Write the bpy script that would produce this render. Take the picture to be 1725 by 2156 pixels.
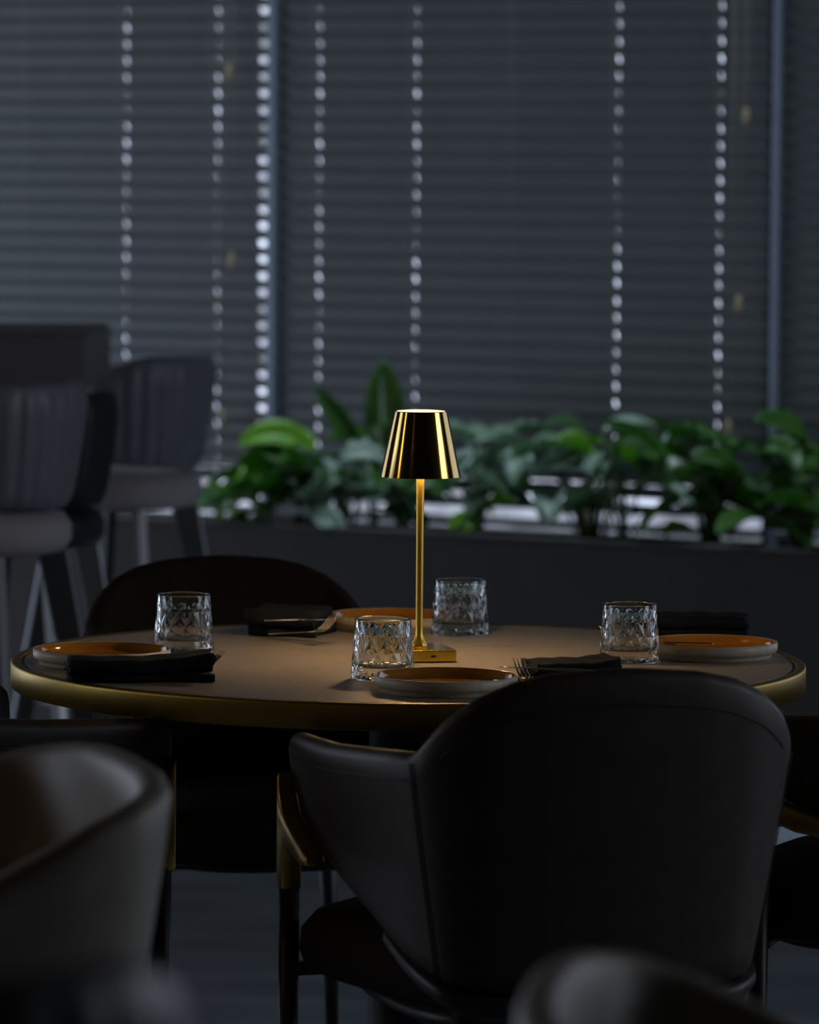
import bpy, bmesh, math, random
from mathutils import Vector, Matrix
PI = math.pi
C = bpy.context.scene.collection
for o in list(bpy.data.objects): bpy.data.objects.remove(o)

# ------------------------------------------------------------------ camera
FPX, CZ = 10000.0, 1.49
PITCH, ROLL = math.atan(723 / FPX), math.radians(0.45)
fw = Vector((0, math.cos(PITCH), -math.sin(PITCH)))
rt = Vector((1, 0, 0)); up = rt.cross(fw)
rt2 = rt * math.cos(ROLL) + up * math.sin(ROLL); up2 = up * math.cos(ROLL) - rt * math.sin(ROLL)
cam_d = bpy.data.cameras.new('camera'); cam = bpy.data.objects.new('camera', cam_d); C.objects.link(cam)
m = Matrix((rt2, up2, -fw)).transposed().to_4x4(); m.translation = (0, 0, CZ)
cam.matrix_world = m
cam_d.sensor_fit = 'HORIZONTAL'; cam_d.sensor_width = 24.0; cam_d.lens = FPX * 24.0 / 1725
cam_d.clip_start = .05; cam_d.clip_end = 200
cam_d.dof.use_dof = True; cam_d.dof.focus_distance = 6.95; cam_d.dof.aperture_fstop = 3.9
bpy.context.scene.camera = cam

def ray(px, py): return rt2 * ((px - 862.5) / FPX) + up2 * (-(py - 1078) / FPX) + fw
def at(px, py, D):                      # the point seen at a pixel, D metres away
    r = ray(px, py); return Vector((0, 0, CZ)) + r * (D / r.y)
def on(px, py, z):                      # the point seen at a pixel on a level surface of height z
    r = ray(px, py); return Vector((0, 0, CZ)) + r * ((z - CZ) / r.z)

# ------------------------------------------------------------------ view, world, daylight, added planter fill
sc = bpy.context.scene
sc.view_settings.view_transform = 'Standard'; sc.view_settings.look = 'None'
sc.view_settings.exposure = 0.0; sc.view_settings.gamma = 1.0; sc.view_settings.use_curve_mapping = False
wd = bpy.data.worlds.new('world'); sc.world = wd; wd.use_nodes = True
wn = wd.node_tree; wn.nodes.clear()
wo = wn.nodes.new('ShaderNodeOutputWorld'); wb = wn.nodes.new('ShaderNodeBackground')
wtc = wn.nodes.new('ShaderNodeTexCoord'); wns = wn.nodes.new('ShaderNodeTexNoise'); wns.inputs['Scale'].default_value = 110; wns.inputs['Detail'].default_value = 2
wrp = wn.nodes.new('ShaderNodeValToRGB'); wrp.color_ramp.elements[0].position = .40; wrp.color_ramp.elements[1].position = .68
wrp.color_ramp.elements[0].color = (.07, .065, .06, 1); wrp.color_ramp.elements[1].color = (1.0, 1.05, 1.30, 1)
wn.links.new(wtc.outputs['Generated'], wns.inputs['Vector']); wn.links.new(wns.outputs['Fac'], wrp.inputs['Fac'])
wsx = wn.nodes.new('ShaderNodeSeparateXYZ'); wmr = wn.nodes.new('ShaderNodeMapRange'); wmr.inputs[1].default_value = -.076; wmr.inputs[2].default_value = -.066; wmr.inputs[3].default_value = .13; wmr.inputs[4].default_value = 1
wmx = wn.nodes.new('ShaderNodeVectorMath'); wmx.operation = 'SCALE'
wn.links.new(wtc.outputs['Generated'], wsx.inputs[0]); wn.links.new(wsx.outputs['Z'], wmr.inputs[0]); wn.links.new(wrp.outputs['Color'], wmx.inputs[0]); wn.links.new(wmr.outputs[0], wmx.inputs['Scale'])
wn.links.new(wmx.outputs[0], wb.inputs['Color']); wn.links.new(wb.outputs[0], wo.inputs[0])
wb.inputs['Strength'].default_value = 2.1

# the window wall stands obliquely; (u, n) run along it and into the room
WA = math.radians(28.4); W0 = Vector((0, 12.2, 0))
UX = Vector((math.cos(WA), -math.sin(WA), 0)); NX = Vector((-math.sin(WA), -math.cos(WA), 0))
def W(u, n, z): return W0 + UX * u + NX * n + Vector((0, 0, z))
def u_at(px, n=0, py=600):
    r = ray(px, py); c0 = Vector((0, 0, CZ)); t = ((W0 + NX * n) - c0).dot(NX) / r.dot(NX)
    return (c0 + r * t - W0).dot(UX)

def area(name, loc, aim, sx, sy, power, col):
    d = bpy.data.lights.new(name, 'AREA'); d.shape = 'RECTANGLE'; d.size = sx; d.size_y = sy; d.energy = power; d.color = col
    o = bpy.data.objects.new(name, d); C.objects.link(o); o.location = loc
    o.rotation_euler = (Vector(aim) - Vector(loc)).to_track_quat('-Z', 'Y').to_euler(); return o
COOL = (.70, .85, 1.0)
area('daylight_over_planter_added', W(.3, .42, 3.12), W(.3, .42, 0), 7.0, .22, 18, COOL)  # added unseen strip that brightens the plants, no real skylight
for _o in C.objects:
    if _o.name.startswith('daylight_over'): _o.rotation_euler = (0, 0, -WA); _o.data.spread = math.radians(55)
area('daylight_left_window', W(-3.45, 2.2, .65), W(0, 1.4, 1.0), 2.4, 1.1, 30, COOL)
area('daylight_left_window', W(-3.45, 7.2, 1.7), W(0, 7.2, 1.2), 2.0, 2.2, 22, COOL)
area('daylight_right_window', W(6.9, 3.3, 1.8), W(0, 3.9, 1.0), 1.6, 2.2, 22, COOL)

# ------------------------------------------------------------------ helpers
def link(o, parent=None):
    C.objects.link(o)
    if parent: o.parent = parent
    return o
def obj(name, bm, mt, parent=None, smooth=True, bevel=0):
    me = bpy.data.meshes.new(name)
    bmesh.ops.recalc_face_normals(bm, faces=bm.faces[:])
    bm.to_mesh(me); bm.free()
    for p in me.polygons: p.use_smooth = smooth
    if mt:
        for k in (mt if isinstance(mt, (list, tuple)) else [mt]): me.materials.append(k)
    o = bpy.data.objects.new(name, me)
    if bevel:
        b = o.modifiers.new('bevel', 'BEVEL'); b.width = bevel; b.segments = 3; b.limit_method = 'ANGLE'
    return link(o, parent)
def tag(o, label=None, cat=None, group=None, kind=None):
    if label: o['label'] = label
    if cat: o['category'] = cat
    if group: o['group'] = group
    if kind: o['kind'] = kind
    return o
def thing(name, label, cat, loc=(0, 0, 0), rz=0, group=None, kind=None):
    o = bpy.data.objects.new(name, None); o.empty_display_size = .05; C.objects.link(o)
    o.location = loc; o.rotation_euler = (0, 0, rz); return tag(o, label, cat, group, kind)
def dup(o, loc, rz, label=None, scale=None):
    kids = {}
    for k in bpy.data.objects:
        if k.parent: kids.setdefault(k.parent.name, []).append(k)
    def rec(src, par):
        c = src.copy(); C.objects.link(c); c.parent = par
        for ch in kids.get(src.name, []): rec(ch, c)
        return c
    r = rec(o, None); r.location = loc; r.rotation_euler = (0, 0, rz)
    if label: r['label'] = label
    if scale: r.scale = (scale,) * 3
    return r
def box(bm, x0, x1, y0, y1, z0, z1, f=None):
    vs = [Vector((x, y, z)) for z in (z0, z1) for x, y in ((x0, y0), (x1, y0), (x1, y1), (x0, y1))]
    if f: vs = [f(*v) for v in vs]
    v = [bm.verts.new(p) for p in vs]
    for q in ((0, 3, 2, 1), (4, 5, 6, 7), (0, 1, 5, 4), (1, 2, 6, 5), (2, 3, 7, 6), (3, 0, 4, 7)): bm.faces.new([v[i] for i in q])
def loft(bm, rings, cap=True, closed=True, loop=False):
    R = [[bm.verts.new(p) for p in r] for r in rings]
    n = len(R[0]); N = len(R)
    for i in range(N if loop else N - 1):
        a, b = R[i], R[(i + 1) % N]
        for j in range(n if closed else n - 1):
            k = (j + 1) % n; bm.faces.new((a[j], a[k], b[k], b[j]))
    if cap and not loop:
        bm.faces.new(R[0][::-1]); bm.faces.new(R[-1])
    return R
def lathe(bm, prof, seg=64, c=(0, 0, 0), closedprof=False):
    rings = []
    for i in range(seg):
        a = 2 * PI * i / seg
        rings.append([Vector((c[0] + r * math.cos(a), c[1] + r * math.sin(a), c[2] + z)) for r, z in prof])
    loft(bm, rings, cap=False, closed=closedprof, loop=True)
    bmesh.ops.remove_doubles(bm, verts=bm.verts[:], dist=1e-6)
def tube(bm, pts, r, seg=8):
    pts = [Vector(p) for p in pts]; rings = []
    for i, p in enumerate(pts):
        t = (pts[min(i + 1, len(pts) - 1)] - pts[max(i - 1, 0)]).normalized()
        a = t.cross(Vector((0, 0, 1)))
        if a.length < 1e-3: a = Vector((1, 0, 0))
        a.normalize(); b = t.cross(a).normalized()
        rr = r[i] if isinstance(r, (list, tuple)) else r
        rings.append([p + (a * math.cos(2 * PI * j / seg) + b * math.sin(2 * PI * j / seg)) * rr for j in range(seg)])
    loft(bm, rings)
def interp(tab, x):
    if x <= tab[0][0]: return tab[0][1]
    for (a, va), (b, vb) in zip(tab, tab[1:]):
        if x <= b: return va + (vb - va) * (x - a) / (b - a)
    return tab[-1][1]
def catmull(P, n):
    out = []
    for i in range(len(P) - 1):
        p0 = P[max(i - 1, 0)]; p1 = P[i]; p2 = P[i + 1]; p3 = P[min(i + 2, len(P) - 1)]
        for k in range(n):
            t = k / n
            out.append(tuple(.5 * ((2 * b) + (-a + c) * t + (2 * a - 5 * b + 4 * c - d) * t * t + (-a + 3 * b - 3 * c + d) * t ** 3) for a, b, c, d in zip(p0, p1, p2, p3)))
    out.append(tuple(P[-1])); return out
def prism(bm, outline, x0, x1):          # outline of (y, z) points extruded along x
    loft(bm, [[Vector((x, y, z)) for y, z in outline] for x in (x0, x1)])

def mat(name, col, rough=.5, metal=0, spec=.5, noise=None, bump=None, **kw):
    """noise = (scale, colour2, low, high[, stretch]); bump = (scale, strength, distance)"""
    m = bpy.data.materials.new(name); m.use_nodes = True; nt = m.node_tree; b = nt.nodes['Principled BSDF']
    b.inputs['Base Color'].default_value = (*col, 1); b.inputs['Roughness'].default_value = rough
    b.inputs['Metallic'].default_value = metal; b.inputs['Specular IOR Level'].default_value = spec
    tc = nt.nodes.new('ShaderNodeTexCoord')
    if noise:
        mp = nt.nodes.new('ShaderNodeMapping'); nt.links.new(tc.outputs['Object'], mp.inputs['Vector'])
        if len(noise) > 4: mp.inputs['Scale'].default_value = noise[4]
        nz = nt.nodes.new('ShaderNodeTexNoise'); nz.inputs['Scale'].default_value = noise[0]; nz.inputs['Detail'].default_value = 6
        rp = nt.nodes.new('ShaderNodeValToRGB'); rp.color_ramp.elements[0].position = noise[2]; rp.color_ramp.elements[1].position = noise[3]
        rp.color_ramp.elements[0].color = (*col, 1); rp.color_ramp.elements[1].color = (*noise[1], 1)
        nt.links.new(mp.outputs[0], nz.inputs['Vector']); nt.links.new(nz.outputs['Fac'], rp.inputs['Fac']); nt.links.new(rp.outputs['Color'], b.inputs['Base Color'])
    if bump:
        nz = nt.nodes.new('ShaderNodeTexNoise'); nz.inputs['Scale'].default_value = bump[0]; nz.inputs['Detail'].default_value = 5
        bp = nt.nodes.new('ShaderNodeBump'); bp.inputs['Strength'].default_value = bump[1]; bp.inputs['Distance'].default_value = bump[2]
        nt.links.new(tc.outputs['Object'], nz.inputs['Vector']); nt.links.new(nz.outputs['Fac'], bp.inputs['Height']); nt.links.new(bp.outputs[0], b.inputs['Normal'])
    for k, v in kw.items(): b.inputs[k.replace('_', ' ')].default_value = v
    return m

M = {}
M['leather'] = mat('brown_leather', (.036, .025, .019), .50, noise=(40, (.046, .032, .025), .35, .65), bump=(420, .25, .0006))
M['leather_light'] = mat('taupe_leather', (.27, .25, .22), .48, noise=(30, (.31, .285, .25), .35, .65), bump=(420, .25, .0006))
M['thread'] = mat('seam_thread', (.03, .02, .015), .6)
M['fabric'] = mat('brown_fabric', (.024, .015, .009), .9, spec=.2, noise=(300, (.016, .010, .006), .3, .7), bump=(900, .4, .0006))
M['black_wood'] = mat('black_wood', (.010, .010, .011), .45, noise=(12, (.016, .015, .014), .3, .7, (1, 1, .1)))
M['brass'] = mat('brushed_brass', (.62, .42, .13), .32, 1, noise=(60, (.55, .36, .10), .3, .7, (1, 1, .05)))
M['polished'] = mat('polished_brass', (.78, .57, .12), .24, 1, noise=(60, (.72, .52, .10), .3, .7))
M['rim_brass'] = mat('satin_brass_band', (.50, .34, .08), .42, 1, noise=(30, (.44, .30, .07), .3, .7))
M['black'] = mat('black_inlay', (.01, .01, .01), .4, bump=(200, .1, .0005))
M['wall'] = mat('dark_grey_plaster', (.045, .043, .041), .85, noise=(6, (.052, .049, .046), .3, .7), bump=(80, .15, .002))
M['ceiling'] = mat('charcoal_ceiling', (.02, .02, .021), .9, bump=(60, .1, .002))
M['back'] = mat('dark_panelling', (.03, .026, .024), .7, noise=(4, (.04, .033, .03), .3, .7))
M['planter'] = mat('grey_stone_planter', (.038, .034, .031), .8, noise=(9, (.046, .041, .037), .3, .7), bump=(120, .15, .001))
M['soil'] = mat('potting_soil', (.012, .009, .006), .95, noise=(60, (.03, .02, .014), .4, .7), bump=(70, .8, .01))
M['frame'] = mat('dark_window_frame', (.02, .022, .026), .4, bump=(100, .05, .0005))
M['post'] = mat('grey_metal_post', (.26, .31, .41), .5, 0, bump=(100, .05, .0005))
M['slat'] = mat('slate_blind_slat', (.195, .21, .225), .55, noise=(3, (.18, .195, .21), .3, .7))
M['cord'] = mat('beige_cord', (.42, .38, .32), .8, bump=(900, .4, .0004))
M['tassel'] = mat('pale_wood_tassel', (.55, .45, .28), .5, noise=(60, (.45, .36, .2), .3, .7))
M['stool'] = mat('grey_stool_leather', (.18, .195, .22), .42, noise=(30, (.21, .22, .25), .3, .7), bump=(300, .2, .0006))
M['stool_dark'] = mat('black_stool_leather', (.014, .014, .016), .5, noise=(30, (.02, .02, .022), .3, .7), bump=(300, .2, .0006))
M['stool_seat'] = mat('taupe_seat_fabric', (.42, .39, .40), .7, noise=(90, (.48, .44, .45), .3, .7), bump=(600, .3, .0006))
M['steel'] = mat('pale_metal_edge', (.42, .44, .50), .4, .6, bump=(100, .05, .0004))
M['counter'] = mat('dark_stone_counter', (.13, .125, .135), .5, noise=(7, (.16, .155, .165), .3, .7))
M['napkin'] = mat('navy_linen', (.008, .009, .013), .9, spec=.2, noise=(500, (.013, .015, .021), .3, .7), bump=(1200, .5, .0005))
M['gold'] = mat('gold_cutlery', (.70, .55, .32), .22, 1, noise=(50, (.64, .5, .28), .3, .7))
M['plate_out'] = mat('cream_stoneware', (.60, .54, .43), .42, noise=(90, (.50, .45, .35), .35, .75), bump=(150, .1, .0006))
M['plate_in'] = mat('amber_brown_glaze', (.50, .21, .03), .10, noise=(18, (.40, .15, .022), .3, .75), bump=(30, .05, .001), Coat_Weight=.6)
M['pole'] = mat('satin_brass_pole', (.82, .56, .10), .34, 1, noise=(60, (.74, .50, .08), .3, .7))
M['white_in'] = mat('white_lacquer_lining', (.80, .76, .68), .5, bump=(60, .03, .0004))

# floor: blue grey polished concrete with long cloudy streaks
M['floor'] = mat('polished_concrete', (.14, .165, .195), .42, noise=(2.2, (.28, .32, .365), .32, .70, (1, 2.6, 1)), bump=(12, .12, .004))
# table stone with thin veins
def stone():
    m = mat('taupe_stone_top', (.34, .30, .255), .40, noise=(9, (.29, .255, .215), .3, .75))
    nt = m.node_tree; b = nt.nodes['Principled BSDF']; src = b.inputs['Base Color'].links[0].from_socket
    tc = nt.nodes.new('ShaderNodeTexCoord'); n1 = nt.nodes.new('ShaderNodeTexNoise'); n1.inputs['Scale'].default_value = 5; n1.inputs['Detail'].default_value = 4
    mx = nt.nodes.new('ShaderNodeMix'); mx.data_type = 'VECTOR'; mx.inputs[0].default_value = .18
    vo = nt.nodes.new('ShaderNodeTexVoronoi'); vo.feature = 'DISTANCE_TO_EDGE'; vo.inputs['Scale'].default_value = 3.4
    n2 = nt.nodes.new('ShaderNodeTexNoise'); n2.inputs['Scale'].default_value = 4.3
    nt.links.new(tc.outputs['Object'], n1.inputs['Vector']); nt.links.new(tc.outputs['Object'], mx.inputs[4]); nt.links.new(n1.outputs['Color'], mx.inputs[5])
    nt.links.new(mx.outputs[1], vo.inputs['Vector']); nt.links.new(tc.outputs['Object'], n2.inputs['Vector'])
    r1 = nt.nodes.new('ShaderNodeMapRange'); r1.inputs[1].default_value = 0; r1.inputs[2].default_value = .017; r1.inputs[3].default_value = 1; r1.inputs[4].default_value = 0
    r2 = nt.nodes.new('ShaderNodeMapRange'); r2.inputs[1].default_value = .48; r2.inputs[2].default_value = .62; r2.inputs[3].default_value = 0; r2.inputs[4].default_value = .8
    mu = nt.nodes.new('ShaderNodeMath'); mu.operation = 'MULTIPLY'
    nt.links.new(vo.outputs['Distance'], r1.inputs[0]); nt.links.new(n2.outputs['Fac'], r2.inputs[0]); nt.links.new(r1.outputs[0], mu.inputs[0]); nt.links.new(r2.outputs[0], mu.inputs[1])
    mc = nt.nodes.new('ShaderNodeMix'); mc.data_type = 'RGBA'; mc.inputs[7].default_value = (.15, .11, .08, 1)
    nt.links.new(mu.outputs[0], mc.inputs[0]); nt.links.new(src, mc.inputs[6]); nt.links.new(mc.outputs[2], b.inputs['Base Color'])
    return m
M['stone'] = stone()
def shade_mat():
    m = mat('brushed_brass_shade', (.66, .47, .17), .14, 1, Anisotropic=.75, Anisotropic_Rotation=.25)
    nt = m.node_tree; b = nt.nodes['Principled BSDF']; tg = nt.nodes.new('ShaderNodeTangent'); tg.direction_type = 'RADIAL'; tg.axis = 'Z'
    nt.links.new(tg.outputs[0], b.inputs['Tangent'])
    tc = nt.nodes.new('ShaderNodeTexCoord'); mp = nt.nodes.new('ShaderNodeMapping'); mp.inputs['Scale'].default_value = (1, 1, 60)
    nz = nt.nodes.new('ShaderNodeTexNoise'); nz.inputs['Scale'].default_value = 30; bp = nt.nodes.new('ShaderNodeBump'); bp.inputs['Strength'].default_value = .04; bp.inputs['Distance'].default_value = .0003
    nt.links.new(tc.outputs['Object'], mp.inputs['Vector']); nt.links.new(mp.outputs[0], nz.inputs['Vector']); nt.links.new(nz.outputs['Fac'], bp.inputs['Height']); nt.links.new(bp.outputs[0], b.inputs['Normal'])
    return m
M['shade'] = shade_mat()
def emis(name, col, s):
    m = bpy.data.materials.new(name); m.use_nodes = True; nt = m.node_tree; nt.nodes.clear()
    o = nt.nodes.new('ShaderNodeOutputMaterial'); e = nt.nodes.new('ShaderNodeEmission'); e.inputs[0].default_value = (*col, 1); e.inputs[1].default_value = s
    nt.links.new(e.outputs[0], o.inputs[0]); return m
M['led'] = emis('warm_led', (1, .66, .32), 122)
M['glow'] = emis('glowing_diffuser', (1, .72, .36), 2.2)
def glass(name, rough=0, ior=1.48):
    m = bpy.data.materials.new(name); m.use_nodes = True; nt = m.node_tree; nt.nodes.clear()
    o = nt.nodes.new('ShaderNodeOutputMaterial'); g = nt.nodes.new('ShaderNodeBsdfGlass'); g.inputs['Roughness'].default_value = rough; g.inputs['IOR'].default_value = ior
    g.inputs['Color'].default_value = (.97, .98, .98, 1); nt.links.new(g.outputs[0], o.inputs[0]); return m
M['glass'] = glass('clear_cut_glass')
def pane_mat():
    m = bpy.data.materials.new('window_glass'); m.use_nodes = True; nt = m.node_tree; nt.nodes.clear()
    o = nt.nodes.new('ShaderNodeOutputMaterial'); t = nt.nodes.new('ShaderNodeBsdfTransparent'); g = nt.nodes.new('ShaderNodeBsdfGlossy'); g.inputs['Roughness'].default_value = .02
    x = nt.nodes.new('ShaderNodeMixShader'); f = nt.nodes.new('ShaderNodeFresnel'); f.inputs[0].default_value = 1.45; t.inputs[0].default_value = (.92, .95, .96, 1)
    nt.links.new(f.outputs[0], x.inputs[0]); nt.links.new(t.outputs[0], x.inputs[1]); nt.links.new(g.outputs[0], x.inputs[2]); nt.links.new(x.outputs[0], o.inputs[0]); return m
M['pane'] = pane_mat()
def leaf_mat(name, c1, c2, rough, trans, vein=None):
    m = mat(name, c1, rough, noise=(14, c2, .3, .7), bump=(25, .2, .003)); nt = m.node_tree; b = nt.nodes['Principled BSDF']
    t = nt.nodes.new('ShaderNodeBsdfTranslucent'); t.inputs[0].default_value = (*trans, 1); a = nt.nodes.new('ShaderNodeMixShader'); a.inputs[0].default_value = .4
    o = nt.nodes['Material Output']; nt.links.new(b.outputs[0], a.inputs[1]); nt.links.new(t.outputs[0], a.inputs[2]); nt.links.new(a.outputs[0], o.inputs[0]); return m
M['leaf_dark'] = leaf_mat('dark_green_leaf', (.045, .13, .025), (.07, .19, .03), .32, (.16, .38, .03))
M['leaf_mid'] = leaf_mat('fresh_green_leaf', (.17, .40, .03), (.24, .50, .05), .35, (.40, .75, .04))
M['leaf_sheen'] = leaf_mat('painted_sheen_leaf', (.24, .38, .26), (.42, .54, .46), .28, (.22, .44, .14))  # pale sky sheen is painted into the leaf colour
M['leaf_lime'] = leaf_mat('lime_green_leaf', (.20, .38, .03), (.28, .48, .05), .4, (.40, .62, .05))
M['stem'] = mat('green_stem', (.05, .10, .02), .5, noise=(30, (.07, .12, .03), .3, .7))

# ------------------------------------------------------------------ room shell
UL, UR, NB, CEIL = -3.6, 7.0, 13.5, 3.2
def struct(name, bm, m, smooth=False, bevel=0): return tag(obj(name, bm, m, smooth=smooth, bevel=bevel), kind='structure')
bm = bmesh.new(); box(bm, UL - .2, UR + .2, -.5, NB + .2, -.1, 0, W); struct('floor', bm, M['floor'])
bm = bmesh.new(); box(bm, UL - .2, UR + .2, -.5, NB + .2, CEIL, CEIL + .1, W); struct('ceiling', bm, M['ceiling'])
SILL = .535
bm = bmesh.new(); box(bm, UL, UR, -.30, -.06, 0, SILL, W); box(bm, UL, UR, -.30, -.06, 2.75, CEIL, W)
box(bm, UL, UL + .3, -.30, -.06, SILL, 2.75, W); box(bm, UR - .3, UR, -.30, -.06, SILL, 2.75, W); struct('wall_window_side', bm, M['wall'])
bm = bmesh.new()                                              # left wall with two daylight openings
for a, b, z0, z1 in ((-.3, .95, 0, CEIL), (3.45, 6.1, 0, CEIL), (8.3, NB, 0, CEIL), (.95, 3.45, 0, .1), (.95, 3.45, 2.9, CEIL), (6.1, 8.3, 0, .5), (6.1, 8.3, 2.9, CEIL)):
    box(bm, UL - .2, UL, a, b, z0, z1, W)
struct('wall_left', bm, M['wall'])
bm = bmesh.new()
for a, b, z0, z1 in ((-.3, 2.1, 0, CEIL), (3.9, NB, 0, CEIL), (2.1, 3.9, 0, .6), (2.1, 3.9, 3.0, CEIL)): box(bm, UR, UR + .2, a, b, z0, z1, W)
struct('wall_right', bm, M['wall'])
bm = bmesh.new(); box(bm, UL, UR, NB, NB + .2, 0, CEIL, W); struct('wall_back', bm, M['back'])

u1, u2 = u_at(562), u_at(1600)                                # where the blinds change over
bounds = [(UL + .3, u1), (u_at(584), u2), (u_at(1652), UR - .3)]
for i, (a, b) in enumerate(bounds):
    w = thing('window_%d' % (i + 1), None, None, W(a, -.15, SILL), -WA, kind='structure')
    L = b - a; H = 2.75 - SILL
    bm = bmesh.new(); t = .03
    box(bm, 0, L, -.03, .03, 0, t); box(bm, 0, L, -.03, .03, H - t, H); box(bm, 0, t * .4, -.03, .03, t, H - t); box(bm, L - t * .1, L, -.03, .03, t, H - t)
    obj('window_frame', bm, M['frame'], w, smooth=False)
    bm = bmesh.new(); box(bm, t * .4, L - t * .1, -.003, .003, t, H - t); obj('window_pane', bm, M['pane'], w, smooth=False)
for i, (a, b, c, d) in enumerate(((563, 584, 565.5, 580.5), (1598, 1654, 1626, 1641))):
    bm = bmesh.new(); box(bm, u_at(a), u_at(b), -.12, -.035, SILL, 2.75, W)
    struct('trim_%d' % (2 * i + 1), bm, M['frame'])
    bm = bmesh.new(); box(bm, u_at(c), u_at(d), -.035, .012, SILL, 2.75, W)
    struct('trim_%d' % (2 * i + 2), bm, M['post'])

# ------------------------------------------------------------------ venetian blinds
PITCHS = .0432
def blind(name_label, ua, ub, cords, pulls, z_lo=.60, tilt=66, wide=None, plain=()):
    b = thing('venetian_blind', name_label, 'window blind', W(ua, 0, z_lo), -WA)
    L = ub - ua; w = .051; rnd = random.Random(int(L * 1000))
    cl = sorted(c - ua for c in cords)
    xs = [0]
    for c in cl:
        h = .0105 if wide is not None and abs(c + ua - wide) < .001 else .0032
        xs += [c - h, c + h]
    xs.append(L)
    bm = bmesh.new(); K = 12; T = .0006
    nsl = int((2.72 - z_lo) / PITCHS)
    for i in range(nsl):
        z = .02 + PITCHS * (i + .5)
        tl = math.radians((tilt + rnd.uniform(-1.2, 1.2)) if i > 1 else 28 + 14 * i)
        ct, st = math.cos(tl), math.sin(tl); dz = rnd.uniform(-.001, .001)
        prof = []
        for k in range(K + 1):
            s = -w / 2 + w * k / K; crown = .0105 * (1 - (2 * s / w) ** 2)
            # the room edge stands high, the crown bulges up and to the window
            y = -(s * ct - crown * st); zz = s * st + crown * ct
            prof.append((y, z + zz + dz))
        for q in range(len(xs) - 1):
            hole = q % 2 == 1
            for k in range(K):
                if hole and 4 <= k <= 7: continue
                (ya, za), (yb, zb) = prof[k], prof[k + 1]
                v = [bm.verts.new((x, y, zt)) for x, y, zt in ((xs[q], ya, za), (xs[q + 1], ya, za), (xs[q + 1], yb, zb), (xs[q], yb, zb))]
                bm.faces.new(v)
    bmesh.ops.remove_doubles(bm, verts=bm.verts[:], dist=1e-6)
    o = obj('slats', bm, M['slat'], b, smooth=False); so = o.modifiers.new('solid', 'SOLIDIFY'); so.thickness = T
    bm = bmesh.new(); box(bm, 0, L, -.024, .024, -.012, .004); obj('bottom_rail', bm, M['slat'], b, smooth=False, bevel=.003)
    bm = bmesh.new(); box(bm, 0, L, -.03, .03, 2.70 - z_lo, 2.745 - z_lo); obj('head_rail', bm, M['slat'], b, smooth=False, bevel=.003)
    for c in cl + [k - ua for k in plain]:
        bm = bmesh.new()
        for yy in (-.0275, .0275): tube(bm, [(c, yy, 0), (c, yy, 2.7 - z_lo)], .0007, 5)
        obj('ladder_cord', bm, M['cord'], b)
    for up_, zt, rr in pulls:
        x = up_ - ua
        bm = bmesh.new(); tube(bm, [(x, -.045, zt - z_lo), (x + .004, -.045, 1.4 - z_lo + .3), (x, -.04, 2.70 - z_lo)], rr, 6); pc = obj('pull_cord', bm, M['cord'], b)
        bm = bmesh.new(); lathe(bm, [(0, -.045), (.006, -.045), (.0085, -.03), (.006, -.008), (.003, 0), (0, 0)], 12, (x, -.045, zt - z_lo)); obj('cord_tassel', bm, M['tassel'], pc)
    return b
def zpx(px, py, n=-.04):
    r = ray(px, py); c0 = Vector((0, 0, CZ)); t = ((W0 + NX * n) - c0).dot(NX) / r.dot(NX); return (c0 + r * t).z
Z = zpx
blind('wide slate venetian blind at the left, behind the bar stools', u_at(545) - 1.9, u_at(562), [u_at(545) - 1.7, u_at(545) - 1.2, u_at(262), u_at(454), u_at(550)],
      [(u_at(487), Z(487, 860), .0014), (u_at(500), Z(505, 135), .0008), (u_at(506), Z(510, 530), .0008)], wide=u_at(550), plain=[u_at(60)])
blind('middle slate venetian blind behind the glowing lamp and green plants', u_at(582), u_at(1613), [u_at(668), u_at(872), u_at(1296), u_at(1511)],
      [(u_at(1553), Z(1550, 880), .0018), (u_at(1583), Z(1583, 228), .0010), (u_at(1572), Z(1574, 620), .0010)], plain=[u_at(1083)])
blind('slate venetian blind at the far right, cut off by the photo edge', u_at(1643), u_at(1643) + 2.0, [u_at(1745), u_at(1642) + .5, u_at(1642) + 1.0, u_at(1642) + 1.5], [])

# ------------------------------------------------------------------ planter and plants
PN = .50                                                      # front of the planter, metres in front of the blinds
zc = 1.49 - .0774 * (W0.y - PN / math.cos(WA)) ; PT = zc
pl = thing('planter', 'long low grey planter wall running under the blinds', 'planter', W(-.5, .25, 0), -WA)
def Wl(o):
    inv = Matrix.Translation(o.location) @ Matrix.Rotation(-WA, 4, 'Z'); inv = inv.inverted()
    return lambda u, n, z: inv @ W(u, n, z)
f = Wl(pl); PUL = -2.8
bm = bmesh.new(); box(bm, PUL, UR - .01, PN - .05, PN, 0, PT, f); box(bm, PUL, PUL + .05, -.02, PN - .05, 0, PT, f); obj('planter_wall', bm, M['planter'], pl, smooth=False)
bm = bmesh.new(); box(bm, PUL - .01, UR - .01, PN - .075, PN + .012, PT, PT + .012, f); obj('planter_lip', bm, M['planter'], pl, smooth=False, bevel=.003)
bm = bmesh.new(); box(bm, PUL + .05, UR - .01, -.02, PN - .05, PT - .08, PT - .035, f); obj('soil', bm, M['soil'], pl, smooth=False)

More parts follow.
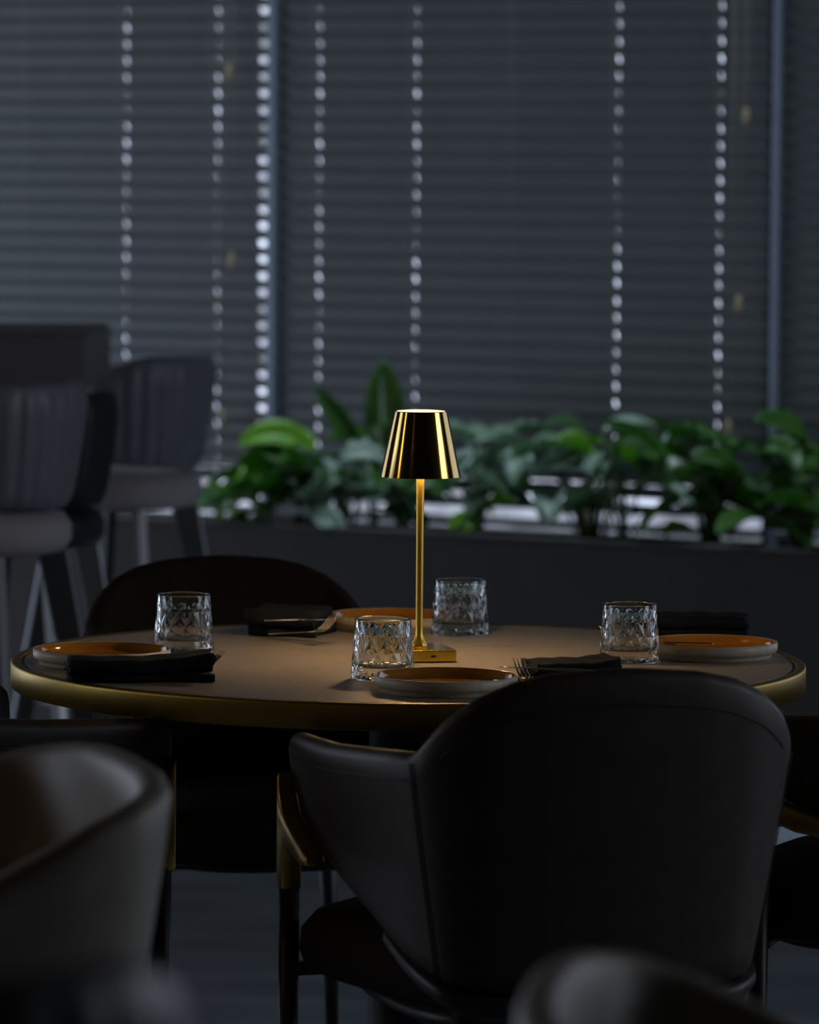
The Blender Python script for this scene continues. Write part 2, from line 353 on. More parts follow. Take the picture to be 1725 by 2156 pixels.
def leaf(bm, base, yaw, elev, L, Wd, droop, lobes=0, roll=0, fold=.25):
    """a blade that starts at base, leaves at an elevation and bends down; lobes > 0 cuts the edge"""
    n, k = 14, 3; ang = elev; p = Vector(base); d = L / n; rows = []
    hd = Vector((math.cos(yaw), math.sin(yaw), 0)); sd0 = Vector((-math.sin(yaw), math.cos(yaw), 0))
    for i in range(n + 1):
        t = i / n; wdt = Wd * (math.sin(PI * min(1, t ** .8)) ** .75 if 0 < t < 1 else .02)
        if lobes: wdt *= .62 + .38 * abs(math.cos(PI * lobes * t))
        tn = hd * math.cos(ang) + Vector((0, 0, math.sin(ang))); nm = sd0.cross(tn) * -1
        sd = sd0 * math.cos(roll) + nm * math.sin(roll); nn = tn.cross(sd)
        rows.append([p + sd * wdt * (j / k) * .5 + nn * (abs(j) / k) * wdt * fold * (1 if nn.z > 0 else -1) for j in range(-k, k + 1)])
        p = p + tn * d; ang -= droop / n
    R = [[bm.verts.new(v) for v in r] for r in rows]
    for i in range(n):
        for j in range(2 * k): bm.faces.new((R[i][j], R[i][j + 1], R[i + 1][j + 1], R[i + 1][j]))
def plant(name, label, root, leaves, lm, group=None):
    """leaves: (tip of stem px, py, D, yaw, elev, length, width, droop, lobes, roll)"""
    o = thing(name, label, 'plant', root, 0, group); o.location.z = PT - .035
    b1, b2 = bmesh.new(), bmesh.new()
    for (px, py, D, yaw, el, L, Wd, dr, lo, ro) in leaves:
        q = at(px, py, D) - o.location; leaf(b1, q, math.radians(yaw), math.radians(el), L, Wd, math.radians(dr), lo, math.radians(ro))
        j = Vector(((q.x) * .15, q.y * .15, 0)); mid = (q + j) / 2 + Vector((-(q.x) * .15, 0, .03 + abs(q.z) * .1))
        tube(b2, [j, mid, q], [.004, .0032, .0025], 6)
    fo = obj('foliage', b1, lm, o); s_ = fo.modifiers.new('solid', 'SOLIDIFY'); s_.thickness = .0008
    obj('stem', b2, M['stem'], o); return o
rnd = random.Random(5)
def root_at(px, n=.25): u = u_at(px, n, 1050); return W(u, n, 0)
def Dn(px, n): return (W(u_at(px, n, 1000), n, 0)).y
D1 = Dn(800, .25)
plant('banana_plant', 'plant with tall upright dark paddle leaves behind the lampshade', root_at(790), [
    (808, 955, D1, 95, 86, .24, .105, 8, 0, 4), (800, 950, D1 - .08, 80, 88, .20, .06, -6, 0, -50), (752, 952, D1, 178, 62, .20, .055, 12, 0, -70),
    (770, 985, D1, 200, 25, .14, .05, 30, 0, 10)], M['leaf_dark'])
D2 = Dn(640, .3)
plant('arching_leaf_plant', 'plant with bright green leaves arching left beside the stools', root_at(650, .3), [
    (655, 950, D2, 182, 38, .20, .085, 75, 0, -45), (665, 948, D2, 150, 28, .16, .07, 40, 0, -30), (690, 930, D2, 20, 20, .12, .06, 30, 0, -30),
    (600, 985, D2, 215, 10, .16, .07, 60, 0, -20)], M['leaf_mid'])
def clump(px0, px1, py0, py1, n, seed, L=(.10, .19), Wd=(.06, .11), nn=(.12, .45), lobes=(0,), dr=(20, 80), el=(-5, 45)):
    r = random.Random(seed); out = []; n = int(n * .72)
    for i in range(n):
        px = r.uniform(px0, px1); py = r.uniform(py0, py1); D = Dn(px, r.uniform(*nn))
        out.append((px, py, D, r.uniform(150, 390), r.uniform(*el), r.uniform(*L), r.uniform(*Wd), r.uniform(*dr), r.choice(lobes), r.uniform(-40, 40)))
    return out
plant('leafy_shrub', 'dark leafy shrub at the left end of the planter, under the arching leaves', root_at(560), clump(470, 640, 955, 1070, 26, 3), M['leaf_dark'])
plant('leafy_shrub', 'low dark shrub with greyish leaves left of the lamp pole', root_at(730), clump(640, 800, 960, 1080, 26, 4, lobes=(0, 4)), M['leaf_sheen'])
plant('leafy_shrub', 'small dark leafy plant standing directly behind the lamp pole', root_at(850), clump(800, 900, 980, 1090, 14, 8), M['leaf_dark'])
plant('split_leaf_plant', 'pale glossy split leaf plant just right of the lampshade', root_at(1000), clump(940, 1090, 905, 1060, 22, 6, lobes=(5, 6), el=(0, 40), L=(.09, .15)), M['leaf_sheen'])
plant('fresh_green_plant', 'small fresh green plant low in the planter right of the lamp', root_at(1010, .4), clump(970, 1050, 1060, 1110, 9, 12, L=(.06, .09), Wd=(.04, .06)), M['leaf_mid'])
D3 = Dn(1250, .3)
plant('philodendron', 'large plant with broad shining leaves behind the right hand tumbler', root_at(1250, .3), [
    (1230, 905, D3, 170, 18, .10, .07, 20, 0, 20), (1270, 910, D3, 10, 20, .14, .07, 30, 0, 15), (1190, 945, D3, 190, 8, .15, .08, 35, 5, 15),
    (1290, 1000, D3 - .1, 250, 30, .14, .10, 70, 0, 10), (1330, 1030, D3 - .1, 340, 20, .15, .09, 60, 5, 10), (1380, 945, D3, 350, 20, .15, .10, 50, 5, 15),
    (1240, 960, D3, 220, 0, .13, .07, 40, 0, -10), (1300, 945, D3 - .05, 330, 5, .16, .07, 40, 0, -30)] + clump(1120, 1430, 930, 1080, 20, 21, lobes=(0, 5)), M['leaf_sheen'])
plant('fresh_green_plant', 'bright green leaves among the pale shining leaves in mid planter', root_at(1330, .2), [
    (1250, 930, D3 + .1, 190, 5, .12, .05, 20, 0, -50), (1290, 935, D3 + .02, 350, 12, .15, .06, 40, 0, -40), (1360, 950, D3, 0, 0, .14, .06, 30, 0, -40)] + clump(1200, 1420, 940, 1000, 6, 31, L=(.1, .14), Wd=(.04, .06)), M['leaf_mid'])
plant('leafy_shrub', 'dense dark shrub under the cord ends near the right post', root_at(1500), clump(1400, 1590, 930, 1080, 34, 41, lobes=(0, 0, 5)), M['leaf_dark'])
plant('leafy_shrub', 'dark shrub spilling over the planter edge at the far right', root_at(1690), clump(1600, 1760, 925, 1130, 40, 42, lobes=(0, 5), nn=(.15, .55)), M['leaf_dark'])
plant('lime_plant', 'tiny lime green plant low at the left end of the planter', root_at(505, .40), clump(462, 545, 1078, 1100, 10, 51, L=(.035, .06), Wd=(.03, .045), nn=(.35, .42)), M['leaf_lime'])
plant('lime_plant', 'tiny lime green plant on the planter edge under the broad leaves', root_at(1410, .42), [(1400, 1122, Dn(1400, .42), 350, 25, .075, .05, 50, 0, -30), (1396, 1118, Dn(1400, .42), 320, 50, .05, .035, 50, 0, 20)], M['leaf_lime'])

# ------------------------------------------------------------------ bar counter and stools
bc = thing('bar_counter', 'dark stone bar counter behind the stools at the left', 'bar counter', (-1.5, 10.3, 0))
zt = at(100, 703, 9.95).z; zb = at(100, 818, 9.95).z; xr = at(188, 760, 9.95).x + 1.5
bm = bmesh.new(); box(bm, -1.2, xr, -.35, .35, zb, zt); obj('counter_top', bm, M['counter'], bc, smooth=False, bevel=.012)
bm = bmesh.new(); box(bm, -1.2, -.05, -.2, .3, 0, zb); obj('counter_body', bm, M['black'], bc, smooth=False)

def make_stool(label, loc, rz, leather, seatm):
    s = thing('bar_stool', label, 'bar stool', loc, rz)
    bm = bmesh.new(); rings = []; n = 120; R = .205
    for i in range(n + 1):
        a = math.radians(-112 + 224 * i / n); t = abs(a) / math.radians(112)
        top = 1.045 - .11 * max(0, (t - .35) / .65) ** 1.6; bot = .80 + .02 * t
        fl = .0085 * abs(math.sin(a * 15)) ** .6
        ring = []
        for k in range(10):
            q = k / 9; z = bot + (top - bot) * q; r = R - .035 * (1 - q) ** 1.5 + fl * min(1, (1 - q) * 9, q * 9 + .2)
            ring.append((r, z))
        for k in range(1, 4): ring.append((R - .016 * (1 - math.cos(PI * k / 4)), top + .014 * math.sin(PI * k / 4)))
        for k in range(10):
            q = 1 - k / 9; ring.append((R - .032 - .035 * (1 - q) ** 1.5, bot + (top - bot) * q))
        rings.append([Vector((r * math.sin(a), -r * math.cos(a), z)) for r, z in ring])
    loft(bm, rings); obj('backrest', bm, leather, s)
    bm = bmesh.new(); lathe(bm, [(0, .705), (.13, .705), (.165, .712), (.180, .735), (.180, .765), (.165, .788), (.12, .796), (0, .80)], 48); obj('seat', bm, seatm, s)
    for sx, sy in ((1, 1), (1, -1), (-1, 1), (-1, -1)):
        bm = bmesh.new(); a, b = Vector((sx * .10, sy * .10, .71)), Vector((sx * .20, sy * .20, 0)); d = Vector((sx, sy, 0)).normalized(); e = Vector((-sy, sx, 0)).normalized()
        loft(bm, [[p + d * w * i + e * .010 * j for i, j in ((-1, -1), (1, -1), (1, 1), (-1, 1))] for p, w in ((b, .016), (a, .028))]); lg = obj('leg', bm, M['black_wood'], s, smooth=False)
        bm = bmesh.new(); loft(bm, [[p + d * (w + .002 + i * .004) + e * .0085 * j for i, j in ((-1, -1), (1, -1), (1, 1), (-1, 1))] for p, w in ((b, .016), (a, .028))]); obj('metal_edge', bm, M['steel'], lg, smooth=False)
    bm = bmesh.new(); pts = [(.178 * math.cos(t * PI / 24), .178 * math.sin(t * PI / 24), .26) for t in range(49)]
    q = [(sx * .1 + sx * .1 * (1 - .26 / .71), sy * .1 + sy * .1 * (1 - .26 / .71), .26) for sx, sy in ((1, 1), (-1, 1), (-1, -1), (1, -1), (1, 1))]; tube(bm, q, .008, 8); obj('footrest', bm, M['steel'], s)
    return s
def stool_at(px, D): p = at(px, 900, D); return (p.x - .20, D, 0)
make_stool('bar stool at the left photo edge, nearest, channelled grey back and taupe seat', stool_at(172, 9.62), math.radians(62), M['stool'], M['stool_seat'])
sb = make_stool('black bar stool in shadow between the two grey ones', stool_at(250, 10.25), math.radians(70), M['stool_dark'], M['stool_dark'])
make_stool('bar stool furthest right, channelled grey back against the blinds', stool_at(445, 10.95), math.radians(62), M['stool'], M['stool_seat'])
sb.scale = (.95,) * 3
hs = make_stool('very blurred high stool back at the lower left corner, closest to the camera', (-.33, 2.66, 0), math.radians(20), M['stool'], M['stool_seat'])

# ------------------------------------------------------------------ table
TH, TC = .75, Vector((0, 7.14, 0))
tb = thing('dining_table', 'round stone dining table with brass edge, set for four', 'table', TC)
bm = bmesh.new(); lathe(bm, [(0, TH), (.578, TH), (.578, TH - .02), (0, TH - .02)], 160); obj('stone_top', bm, M['stone'], tb, smooth=False)
bm = bmesh.new(); lathe(bm, [(.578, TH - .002), (.584, TH - .002), (.584, TH - .02), (.578, TH - .02)], 160, closedprof=True); obj('inlay_ring', bm, M['black'], tb, smooth=False)
bm = bmesh.new(); lathe(bm, [(.584, TH - .001), (.586, TH + .0005), (.596, TH + .0005), (.5985, TH - .001), (.599, TH - .004), (.599, TH - .036), (.597, TH - .038), (.584, TH - .038)], 200, closedprof=True)
o = obj('brass_edge', bm, M['rim_brass'], tb)
bm = bmesh.new(); lathe(bm, [(0, TH - .0201), (.5838, TH - .0201), (.5838, TH - .037), (0, TH - .037)], 96); obj('underside', bm, M['black_wood'], tb, smooth=False)
bm = bmesh.new(); lathe(bm, [(0, 0), (.27, 0), (.27, .012), (.10, .022), (.062, .05), (.058, .12), (.058, .66), (.12, TH - .037), (0, TH - .037)], 64); obj('pedestal', bm, M['black_wood'], tb)

# ------------------------------------------------------------------ tub chairs
LX = .282
HALF = [(.300, .27), (.306, .18), (.307, .08), (.304, -.02), (.298, -.11), (.286, -.19), (.258, -.252), (.205, -.29), (.135, -.308), (.065, -.315), (0, -.317)]
def shell_path():
    h = catmull(HALF, 8); s = [0]
    for a, b in zip(h, h[1:]): s.append(s[-1] + math.hypot(b[0] - a[0], b[1] - a[1]))
    return h, s
def resample(h, s, step):
    L = s[-1]; n = int(L / step); out = []
    for i in range(n + 1):
        q = L * i / n; j = 0
        while j < len(s) - 2 and s[j + 1] < q: j += 1
        t = (q - s[j]) / (s[j + 1] - s[j]); a, b = h[j], h[j + 1]
        out.append((a[0] + (b[0] - a[0]) * t, a[1] + (b[1] - a[1]) * t, q))
    return out
NOTCH_TOP = [(0, .706), (.015, .716), (.2, .722), (.44, .740), (.488, .742), (.505, .748), (.53, .768), (.56, .792), (.60, .818), (.65, .838), (.70, .848), (.78, .854), (.95, .857)]
SMOOTH_TOP = [(0, .690), (.015, .700), (.15, .708), (.22, .718), (.29, .738), (.35, .764), (.41, .793), (.47, .820), (.53, .838), (.60, .848), (.70, .855), (.95, .857)]
BOT = [(0, .645), (.03, .606), (.06, .590), (.11, .574), (.14, .560), (.20, .538), (.30, .508), (.40, .472), (.50, .448), (.60, .434), (.80, .428), (.95, .426)]
def shell_pt(x, y, nx, ny, top, bot, q, off):
    z = bot + (top - bot) * q; dn = (.84 - z) / .42
    k = off - .066 * max(0, dn) ** 1.2
    return Vector((x + nx * k, y + ny * k, z))
def chair_shell(topt, TK=.036):
    h, s = shell_path(); half = resample(h, s, .009); L = s[-1]
    full = [(x, y, q) for x, y, q in half] + [(-x, y, q) for x, y, q in half[::-1][1:]]
    rings = []; st = []
    for i, (x, y, q) in enumerate(full):
        a, b = full[max(i - 1, 0)], full[min(i + 1, len(full) - 1)]
        tx, ty = b[0] - a[0], b[1] - a[1]; l = math.hypot(tx, ty); nx, ny = -ty / l * -1, tx / l * -1
        if nx * x + ny * (y - .05) < 0: nx, ny = -nx, -ny
        top, bot = interp(topt, q), interp(BOT, q); st.append((x, y, nx, ny, top, bot, q))
        e = max(0, 1 - q / .03); th = TK * (1 - .55 * e * e)
        r = []
        K = 12
        for k in range(K): r.append(shell_pt(x, y, nx, ny, top - .014, bot, k / (K - 1), 0))
        for k in range(1, 5):
            a_ = PI * k / 5; p = shell_pt(x, y, nx, ny, top - .014, bot, 1, -th / 2 + th / 2 * math.cos(a_)); p.z += .015 * math.sin(a_); r.append(p)
        for k in range(K - 1, -1, -1): r.append(shell_pt(x, y, nx, ny, top - .014, bot, k / (K - 1), -th))
        for k in range(1, 3):
            p = shell_pt(x, y, nx, ny, top - .014, bot, 0, -th + th * k / 3); p.z -= .006; r.append(p)
        rings.append(r)
    return rings, st
def make_chair(label, topt, leather, seatm, stitched=True):
    c = thing('tub_chair', label, 'chair')
    rings, st = chair_shell(topt)
    bm = bmesh.new()
    # rounded arm fronts
    def shrink(r, k, dy):
        ce = sum(r, Vector()) / len(r); return [ce + (p - ce) * k + Vector((0, dy, 0)) for p in r]
    R = [shrink(rings[0], .35, .011), shrink(rings[0], .75, .008)] + rings + [shrink(rings[-1], .75, .008), shrink(rings[-1], .35, .011)]
    loft(bm, R); sh = obj('shell', bm, leather, c)
    if stitched:
        for sgn in (0, 1):
            ss = [q for q in st if (q[0] >= 0) == (sgn == 0) and q[6] < .49 and q[6] > .02]
            pts = [shell_pt(x, y, nx, ny, top - .014, bot, 1 - .022 / max(.05, top - bot), .0006) for x, y, nx, ny, top, bot, q in ss]
            bm = bmesh.new(); tube(bm, pts, .0011, 6); obj('arm_seam', bm, M['thread'], sh)
            nst = min((q for q in st if (q[0] >= 0) == (sgn == 0)), key=lambda q: abs(q[6] - .498)); x, y, nx, ny, top, bot, q = nst
            for dd in (-.003, .003):
                pts = [shell_pt(x, y + dd, nx, ny, top - .014, bot, k / 14, .0008) for k in range(15)]
                bm = bmesh.new(); tube(bm, pts, .0011, 6); obj('side_seam', bm, M['thread'], sh)
        ss = [q for q in st if q[6] > .55]
        pts = [shell_pt(x, y, nx, ny, top - .014, bot, 1 - .032 / (top - bot), .0006) for x, y, nx, ny, top, bot, q in ss]
        bm = bmesh.new(); tube(bm, pts, .0011, 6); obj('back_seam', bm, M['thread'], sh)
    # seat cushion
    def ring(hw, y0, y1, z, n=56, e=3.2):
        cy, hy = (y0 + y1) / 2, (y1 - y0) / 2; out = []
        for i in range(n):
            a = 2 * PI * i / n; ca, sa = math.cos(a), math.sin(a)
            out.append(Vector((hw * math.copysign(abs(ca) ** (2 / e), ca), cy + hy * math.copysign(abs(sa) ** (2 / e), sa), z)))
        return out
    bm = bmesh.new()
    loft(bm, [[Vector((v.x * (.86 + .33 * max(0, min(1, (v.y + .1) / .3))) if v.y < 9 else v.x, v.y, v.z)) for v in ring(.235 + a, -.215 - b * .3, .32 + a, z)] for a, b, z in ((-.03, 0, .388), (-.008, 0, .391), (.008, 0, .402), (.014, 0, .425), (.012, 0, .452), (-.002, 0, .474), (-.03, 0, .486), (-.10, 0, .492))])
    obj('seat', bm, seatm, c)
    bm = bmesh.new(); loft(bm, [ring(.20, -.20, .27, .368), ring(.215, -.21, .285, .374), ring(.215, -.21, .285, .389)])
    for sx in (-1, 1): box(bm, min(sx * .18, sx * .285), max(sx * .18, sx * .285), .245, .272, .380, .396)
    # the black base rim that carries the shell
    rr = []
    full = [q for q in st if q[6] > .33]   # follows the lower edge of the shell
    for x, y, nx, ny, top, bot, q in full:
        k = -.066; cx, cy = x + nx * k, y + ny * k
        rr.append([Vector((cx + nx * a, cy + ny * a, bot + z)) for a, z in ((.010, -.006), (.012, -.020), (.002, -.034), (-.045, -.050), (-.060, -.045), (-.03, -.008))])
    loft(bm, rr); obj('base_frame', bm, M['black_wood'], c)
    for sx in (-1, 1):
        bm = bmesh.new(); tube(bm, [(sx * LX, .2575, 0), (sx * LX, .2575, .25), (sx * LX, .2575, .505)], [.0115, .0135, .0148], 20); lg = obj('front_leg', bm, M['black_wood'], c)
        P_ = [(.2745, .500), (.2745, .60), (.2745, .662), (.2655, .632), (.247, .607), (.212, .590), (.165, .574), (.135, .562), (.130, .548), (.165, .546), (.205, .553), (.222, .560), (.234, .560), (.2405, .550), (.2415, .530), (.2415, .500)]
        bm = bmesh.new(); x0, x1 = sorted((sx * (LX - .0135), sx * (LX + .0145))); prism(bm, P_, x0, x1); obj('brass_bracket', bm, M['brass'], c, smooth=True, bevel=.006)
        bm = bmesh.new(); tube(bm, [(sx * .185, -.185, 0), (sx * .175, -.165, .2), (sx * .160, -.150, .415)], [.011, .014, .021], 20); obj('rear_leg', bm, M['black_wood'], c)
    return c
def face(o, loc, fwd):
    o.location = (loc[0], loc[1], 0); o.rotation_euler = (0, 0, math.atan2(fwd[1], fwd[0]) - PI / 2); return o
def yaw_of(fx, fy): return math.atan2(fy, fx) - PI / 2
c_main = make_chair('brown leather tub chair seen from behind, in front of the table', NOTCH_TOP, M['leather'], M['fabric'])
face(c_main, (.186, 6.33), (-math.sin(math.radians(18)), math.cos(math.radians(18))))
dup(c_main, (.828, 6.93, 0), yaw_of(-.96, .27), 'tub chair at the right photo edge, only its brass arm bracket and seat showing')
dup(c_main, (-.71, 6.76, 0), yaw_of(.87, .50), 'tub chair pulled up at the left end of the table, black seat corner showing')
c_rear = make_chair('brown fabric tub chair on the far side of the table, left of the lamp', NOTCH_TOP, M['fabric'], M['fabric'], False)
face(c_rear, (-.245, 7.86), (.29, -.957)); c_rear.scale = (.965,) * 3
c_fg = make_chair('taupe leather tub chair turned left in the lower left foreground', SMOOTH_TOP, M['leather_light'], M['leather_light'], False)
face(c_fg, (-.585, 5.00), (-.95, -.30))
dup(c_fg, (.405, 3.66, 0), yaw_of(.985, -.10), 'very blurred chair back at the bottom edge, in front of the leather chair')

# ------------------------------------------------------------------ lamp
lp = on(881.5, 1361, TH + .0195)
la = math.radians(12)
lamp = thing('table_lamp', 'small brass cordless table lamp, lit, standing on the stone table', 'lamp', (lp.x - .009 * math.cos(la), lp.y - .009 * math.sin(la), TH), la)
s2 = .056
bm = bmesh.new(); box(bm, -s2, s2, -s2, s2, .001, .0195); base = obj('base', bm, M['polished'], lamp, smooth=False, bevel=.0025)
px_ = .009
bm = bmesh.new(); box(bm, .016, .0245, -s2 - .0006, -s2 + .002, .008, .0118); obj('charging_port', bm, M['black'], base, smooth=False, bevel=.0012)
bm = bmesh.new(); lathe(bm, [(0, .0195), (.0125, .0195), (.012, .023), (.009, .028), (.0068, .034), (.0056, .038), (.0053, .05), (.0055, .20), (.0061, .28), (.0061, .353), (0, .353)], 40, (px_, -.004, 0)); obj('pole', bm, M['pole'], lamp)
bm = bmesh.new(); zs0, zs1, r0, r1 = .277, .3755, .0612, .0398
kk = [r0 + (r1 - r0) * t for t in (.006, .5, .994)]; lathe(bm, [(r0 - .0004, zs0), (r0, zs0 + .0002), (kk[0], zs0 + .006 * (zs1 - zs0)), (kk[1], (zs0 + zs1) / 2), (kk[2], zs1 - .006 * (zs1 - zs0)), (r1, zs1), (r1 - .0006, zs1 + .0006), (r1 - .0035, zs1), (r1 - .0035, zs1 - .003), (r0 - .0012, zs0 + .001)], 128, (px_, -.004, 0), closedprof=True)
sh = obj('lamp_shade', bm, [M['shade'], M['white_in']], lamp)
for p in sh.data.polygons:
    c = p.center; n = p.normal
    if (n.x * (c.x - px_) + n.y * (c.y + .004)) < -1e-5 and c.z < zs1 - .002: p.material_index = 1
bm = bmesh.new(); lathe(bm, [(0, .3775), (r1 * .6, .3772), (r1 - .0038, .3762), (r1 - .0038, .372), (0, .372)], 64, (px_, -.004, 0)); obj('top_diffuser', bm, M['glow'], lamp, smooth=False)
bm = bmesh.new(); lathe(bm, [(0, .350), (.0385, .350), (.0385, .317), (0, .317)], 64, (px_, -.004, 0)); obj('light_housing', bm, M['white_in'], lamp, smooth=False)
bm = bmesh.new(); lathe(bm, [(.007, .3168), (.024, .3168), (.025, .314), (.025, .290), (.023, .287), (.007, .287)], 64, (px_, -.004, 0), closedprof=True); obj('opal_bulb', bm, M['led'], lamp, smooth=False)

# ------------------------------------------------------------------ tumblers
def make_tumbler(label, loc, rz):
    H, RB, RT = .0885, .0468, .0405; seg, nz = 336, 96; NC = 12
    bm = bmesh.new(); rings = []
    outer = []
    for j in range(nz + 1):
        z = .0015 + (H - .003) * j / nz; q = z / H
        r0 = RB + (RT - RB) * q ** 1.15
        outer.append((z, r0))
    inner = [(0, .0165), (.020, .0165), (.0345, .0175), (.0385, .0215)] + [((RB + (RT - RB) * (z / H) ** 1.15) - .0034 - .0018 * (1 - z / H), z) for z in [.026 + (.0862 - .026) * k / 16 for k in range(17)]]
    for i in range(seg):
        a = 2 * PI * i / seg; ring = [(0, .0025), (RB - .012, .0025), (RB - .008, .0004), (RB - .0015, 0)]
        for z, r0 in outer:
            env = min(1, max(0, (z - .004) / .004)) * min(1, max(0, (.0775 - z) / .010))
            if z > .019:
                v = (z - .019) / .0220; fa = NC * a / (2 * PI) + v / 2; fb = NC * a / (2 * PI) - v / 2
            else:
                v = (z - .019) / .030; fa = NC * a / (2 * PI) + v / 2; fb = NC * a / (2 * PI) - v / 2
            da = abs(fa - round(fa)) * 2; db = abs(fb - round(fb)) * 2
            c = min(da, db); ring.append((r0 - .0021 * env * (c ** .5), z))
        ring += [(RT - .0006, H - .0006), (RT - .0017, H), (RT - .0029, H - .0008)]
        ring += [(r, z) for r, z in inner[::-1]]
        rings.append([Vector((r * math.cos(a), r * math.sin(a), z)) for r, z in ring])
    loft(bm, rings, cap=False, closed=False, loop=True); bmesh.ops.remove_doubles(bm, verts=bm.verts[:], dist=1e-6)
    o = obj('tumbler', bm, M['glass']); o.location = loc; o.rotation_euler = (0, 0, rz)
    return tag(o, label, 'glass', 'cut glass tumblers on the table')
def tz(px, py): p = on(px, py, TH); return (p.x, p.y, TH + .0003)
g0 = make_tumbler('diamond cut tumbler nearest the camera, in front of the lamp base', tz(806, 1429), .1)
for (px, py, rz, lb) in ((968, 1335, .5, 'diamond cut tumbler furthest back, behind and right of the lamp base'),
                         (1325, 1393, .23, 'diamond cut tumbler beside the plate on the right'),
                         (386.7, 1371, .38, 'diamond cut tumbler beside the plate on the left')):
    c = g0.copy(); C.objects.link(c); c.location = tz(px, py); c.rotation_euler = (0, 0, rz); c['label'] = lb

# ------------------------------------------------------------------ plates
def make_plate(label, loc):
    p = thing('plate', label, 'plate', loc, 0, 'two tone plates on the table')
    R, H = .1025, .0245
    bm = bmesh.new(); lathe(bm, [(0, .004), (.084, .004), (.087, 0), (.0915, 0), (.0930, .002), (.0940, .0060), (.0972, .0082), (.1005, .0100), (.1020, .0125), (R, .0155), (R, H - .0004), (R - .0012, H), (R - .0022, H - .001), (R - .0028, H - .003), (R - .0040, .0165), (R - .0070, .0112), (R - .013, .0082), (R - .03, .0068), (0, .0066)], 128)
    obj('outer_body', bm, M['plate_out'], p)
    bm = bmesh.new(); lathe(bm, [(R - .0021, H - .0008), (R - .0032, H - .0014), (R - .0045, .0165), (R - .0075, .0115), (R - .0135, .0092), (R - .03, .0085), (0, .0083), (0, .0075), (R - .012, .0078), (R - .0035, .0125)], 128)
    obj('glazed_inside', bm, M['plate_in'], p); return p
p0 = make_plate('plate closest to the camera, in front of the lamp', tz(938, 1456))
for px, py, lb in ((214.5, 1399, 'plate at the left end of the table, behind a folded napkin'), (1496, 1383, 'plate at the right end of the table'), (826, 1324, 'plate on the far side of the table, behind the lamp pole')):
    dup(p0, tz(px, py), 0, lb)

# ------------------------------------------------------------------ napkins and cutlery
def napkin(label, loc, rz, L=.21, Wd=.085, layers=3, th=.010, seed=1, lift=0.0):
    """cloth folded back and forth: a thick ribbon path in (y, z) drawn out along x"""
    r = random.Random(seed); path = []; y0, y1 = -Wd / 2, Wd / 2
    for k in range(layers):
        z = th * (k + .55); a, b = (y0, y1) if k % 2 == 0 else (y1, y0)
        sh_ = .006 * k
        for i in range(9):
            t = i / 8; path.append((a + (b - a) * t * (1 - .02 * k), z + .0012 * math.sin(7 * t + k)))
        if k < layers - 1:
            s = 1 if b > a else -1
            for i in range(1, 5):
                an = PI * i / 5; path.append((b + s * .42 * th * math.sin(an), z + th * .5 * (1 - math.cos(an))))
    bm = bmesh.new(); rings = []; n = 40; t2 = th * .46
    for i in range(n + 1):
        x = -L / 2 + L * i / n; e = .004 * math.sin(3 * PI * i / n + seed); ring = []
        nor = []
        for j in range(len(path)):
            a, b = path[max(j - 1, 0)], path[min(j + 1, len(path) - 1)]; d = math.hypot(b[0] - a[0], b[1] - a[1]) or 1
            nor.append((-(b[1] - a[1]) / d, (b[0] - a[0]) / d))
        lf = lift * max(0, (i / n - .55) / .45) ** 1.5
        for sgn in (1, -1):
            idx = range(len(path)) if sgn == 1 else range(len(path) - 1, -1, -1)
            for j in idx:
                y, z = path[j]; ny, nz = nor[j]
                wob = .0007 * math.sin(i * .55 + j * .9 + seed) * (j > 8)
                xs = x + .004 * math.sin(j * .8 + seed) * (abs(2 * i / n - 1) ** 6)
                up_ = lf if j >= len(path) // 2 else 0
                ring.append(Vector((xs, y + e + sgn * ny * t2, max(.0005, z + wob + sgn * nz * t2 + up_))))
        rings.append(ring)
    loft(bm, rings); o = obj('napkin', bm, M['napkin']); o.location = loc; o.rotation_euler = (0, 0, rz)
    return tag(o, label, 'napkin', 'dark folded napkins on the table')
TZ = TH + .0002
p = on(294, 1432, TH); napkin('folded dark napkin lying in front of the left plate', (p.x, p.y, TZ), math.radians(7), .205, .075, 3, .0105, 1, .010)
p = on(612, 1334, TH); napkin('folded dark napkin beside the far plate, fork and knife on it', (p.x, p.y, TZ), math.radians(-16), .115, .115, 3, .0135, 2)
p = on(1465, 1341, TH); napkin('folded dark napkin behind the right plate and tumbler', (p.x, p.y + .05, TZ), math.radians(-3), .17, .08, 3, .0105, 3)
p = on(1203, 1446, TH); napkin('folded dark napkin peeking over the leather chair back', (p.x, p.y, TZ), math.radians(14), .125, .09, 3, .0125, 4, .006)

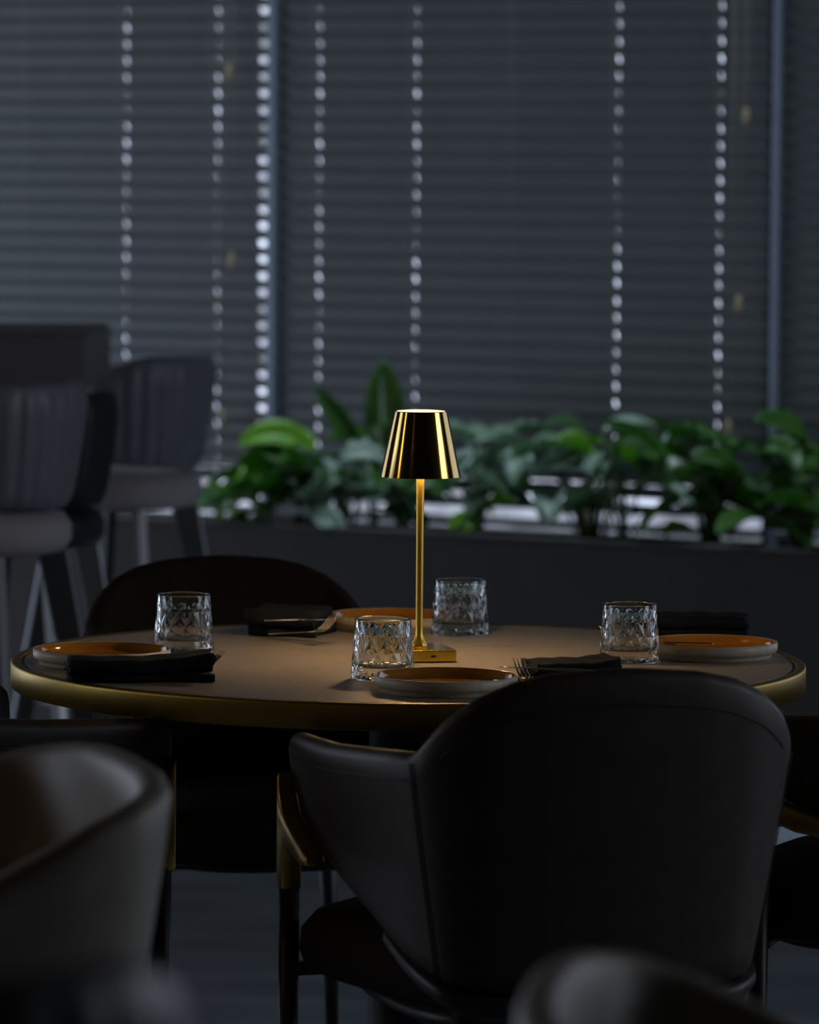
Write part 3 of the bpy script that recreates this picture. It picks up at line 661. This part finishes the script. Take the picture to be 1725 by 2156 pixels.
def fork_mesh(bm):
    # along +x: tines at +x; z curve
    def prof(x): return .0035 * math.sin(PI * (x + .095) / .19) * .4 + (.020 * ((x - .045) / .05) ** 2 if x > .045 else 0)
    ws = [(-.095, .0065), (-.09, .0078), (-.05, .0066), (0, .0042), (.03, .0036), (.042, .0055), (.050, .0105), (.060, .0118), (.066, .0118)]
    loft(bm, [[Vector((x, s * w, prof(x) + t)) for s, t in ((-1, 0), (1, 0), (1, .0018), (-1, .0018))] for x, w in ws])
    for k in range(4):
        y = -.0095 + .0190 * k / 3
        pts = [(x, y * (1 - .05 * (x - .066) / .04), prof(x) + .0009) for x in (.064, .075, .085, .095, .106)]
        tube(bm, pts, [.0019, .0018, .0016, .0014, .0006], 8)
def knife_mesh(bm):
    ws = [(-.10, .006, .0022), (-.095, .0072, .003), (-.02, .0058, .003), (-.005, .0045, .0028), (.0, .0075, .0016), (.05, .0085, .0012), (.09, .0065, .001), (.105, .001, .0006)]
    loft(bm, [[Vector((x, s * w - (.0 if x < 0 else .001), t * k)) for s, k in ((-1, 0), (1, 0), (1, 1), (-1, 1))] for x, w, t in ws])
def cutlery(kind, label, px, py, h, rz, pitch=0, roll=0):
    """h: height of the tip above the table top; the tip is what one sees"""
    bm = bmesh.new(); (fork_mesh if kind == 'fork' else knife_mesh)(bm)
    o = obj(kind, bm, M['gold'], smooth=True); o.rotation_euler = (math.radians(roll), math.radians(pitch), math.radians(rz))
    sc_ = .88; o.scale = (sc_,) * 3; tip = Vector((.106, 0, .031 if kind == 'fork' else 0)) * sc_; o.location = on(px, py, TH + h) - o.rotation_euler.to_matrix() @ tip
    return tag(o, label, kind)
cutlery('fork', 'gold fork tip sticking out of the left napkin', 471, 1369, .036, 24, -5)
cutlery('fork', 'gold fork laid across the far napkin', 704, 1294, .052, -54, -6)
cutlery('knife', 'gold knife on the far napkin with its blade tip over the far plate edge', 732, 1304, .042, -44, -5)
cutlery('fork', 'gold fork with four tines pointing up beside the front napkin', 1092, 1384, .046, 108, -4)
cutlery('knife', 'gold knife tip between the front plate and the fork', 1046, 1404, .0385, 155)
cutlery('fork', 'gold fork end poking from the right napkin behind the tumbler', 1262, 1316, .040, 177)

# ------------------------------------------------------------------ warm lamps of the room behind the camera
WARM = (1, .62, .26)
for x, y, z, pw in ((-4.8, 5.2, 2.7, 16), (3.4, 5.85, 2.2, 9), (-2.6, 2.2, 2.4, 2)):
    d = bpy.data.lights.new('warm_room_light', 'POINT'); d.energy = pw; d.color = WARM; d.shadow_soft_size = .22
    o = bpy.data.objects.new('warm_room_light', d); C.objects.link(o); o.location = (x, y, z)
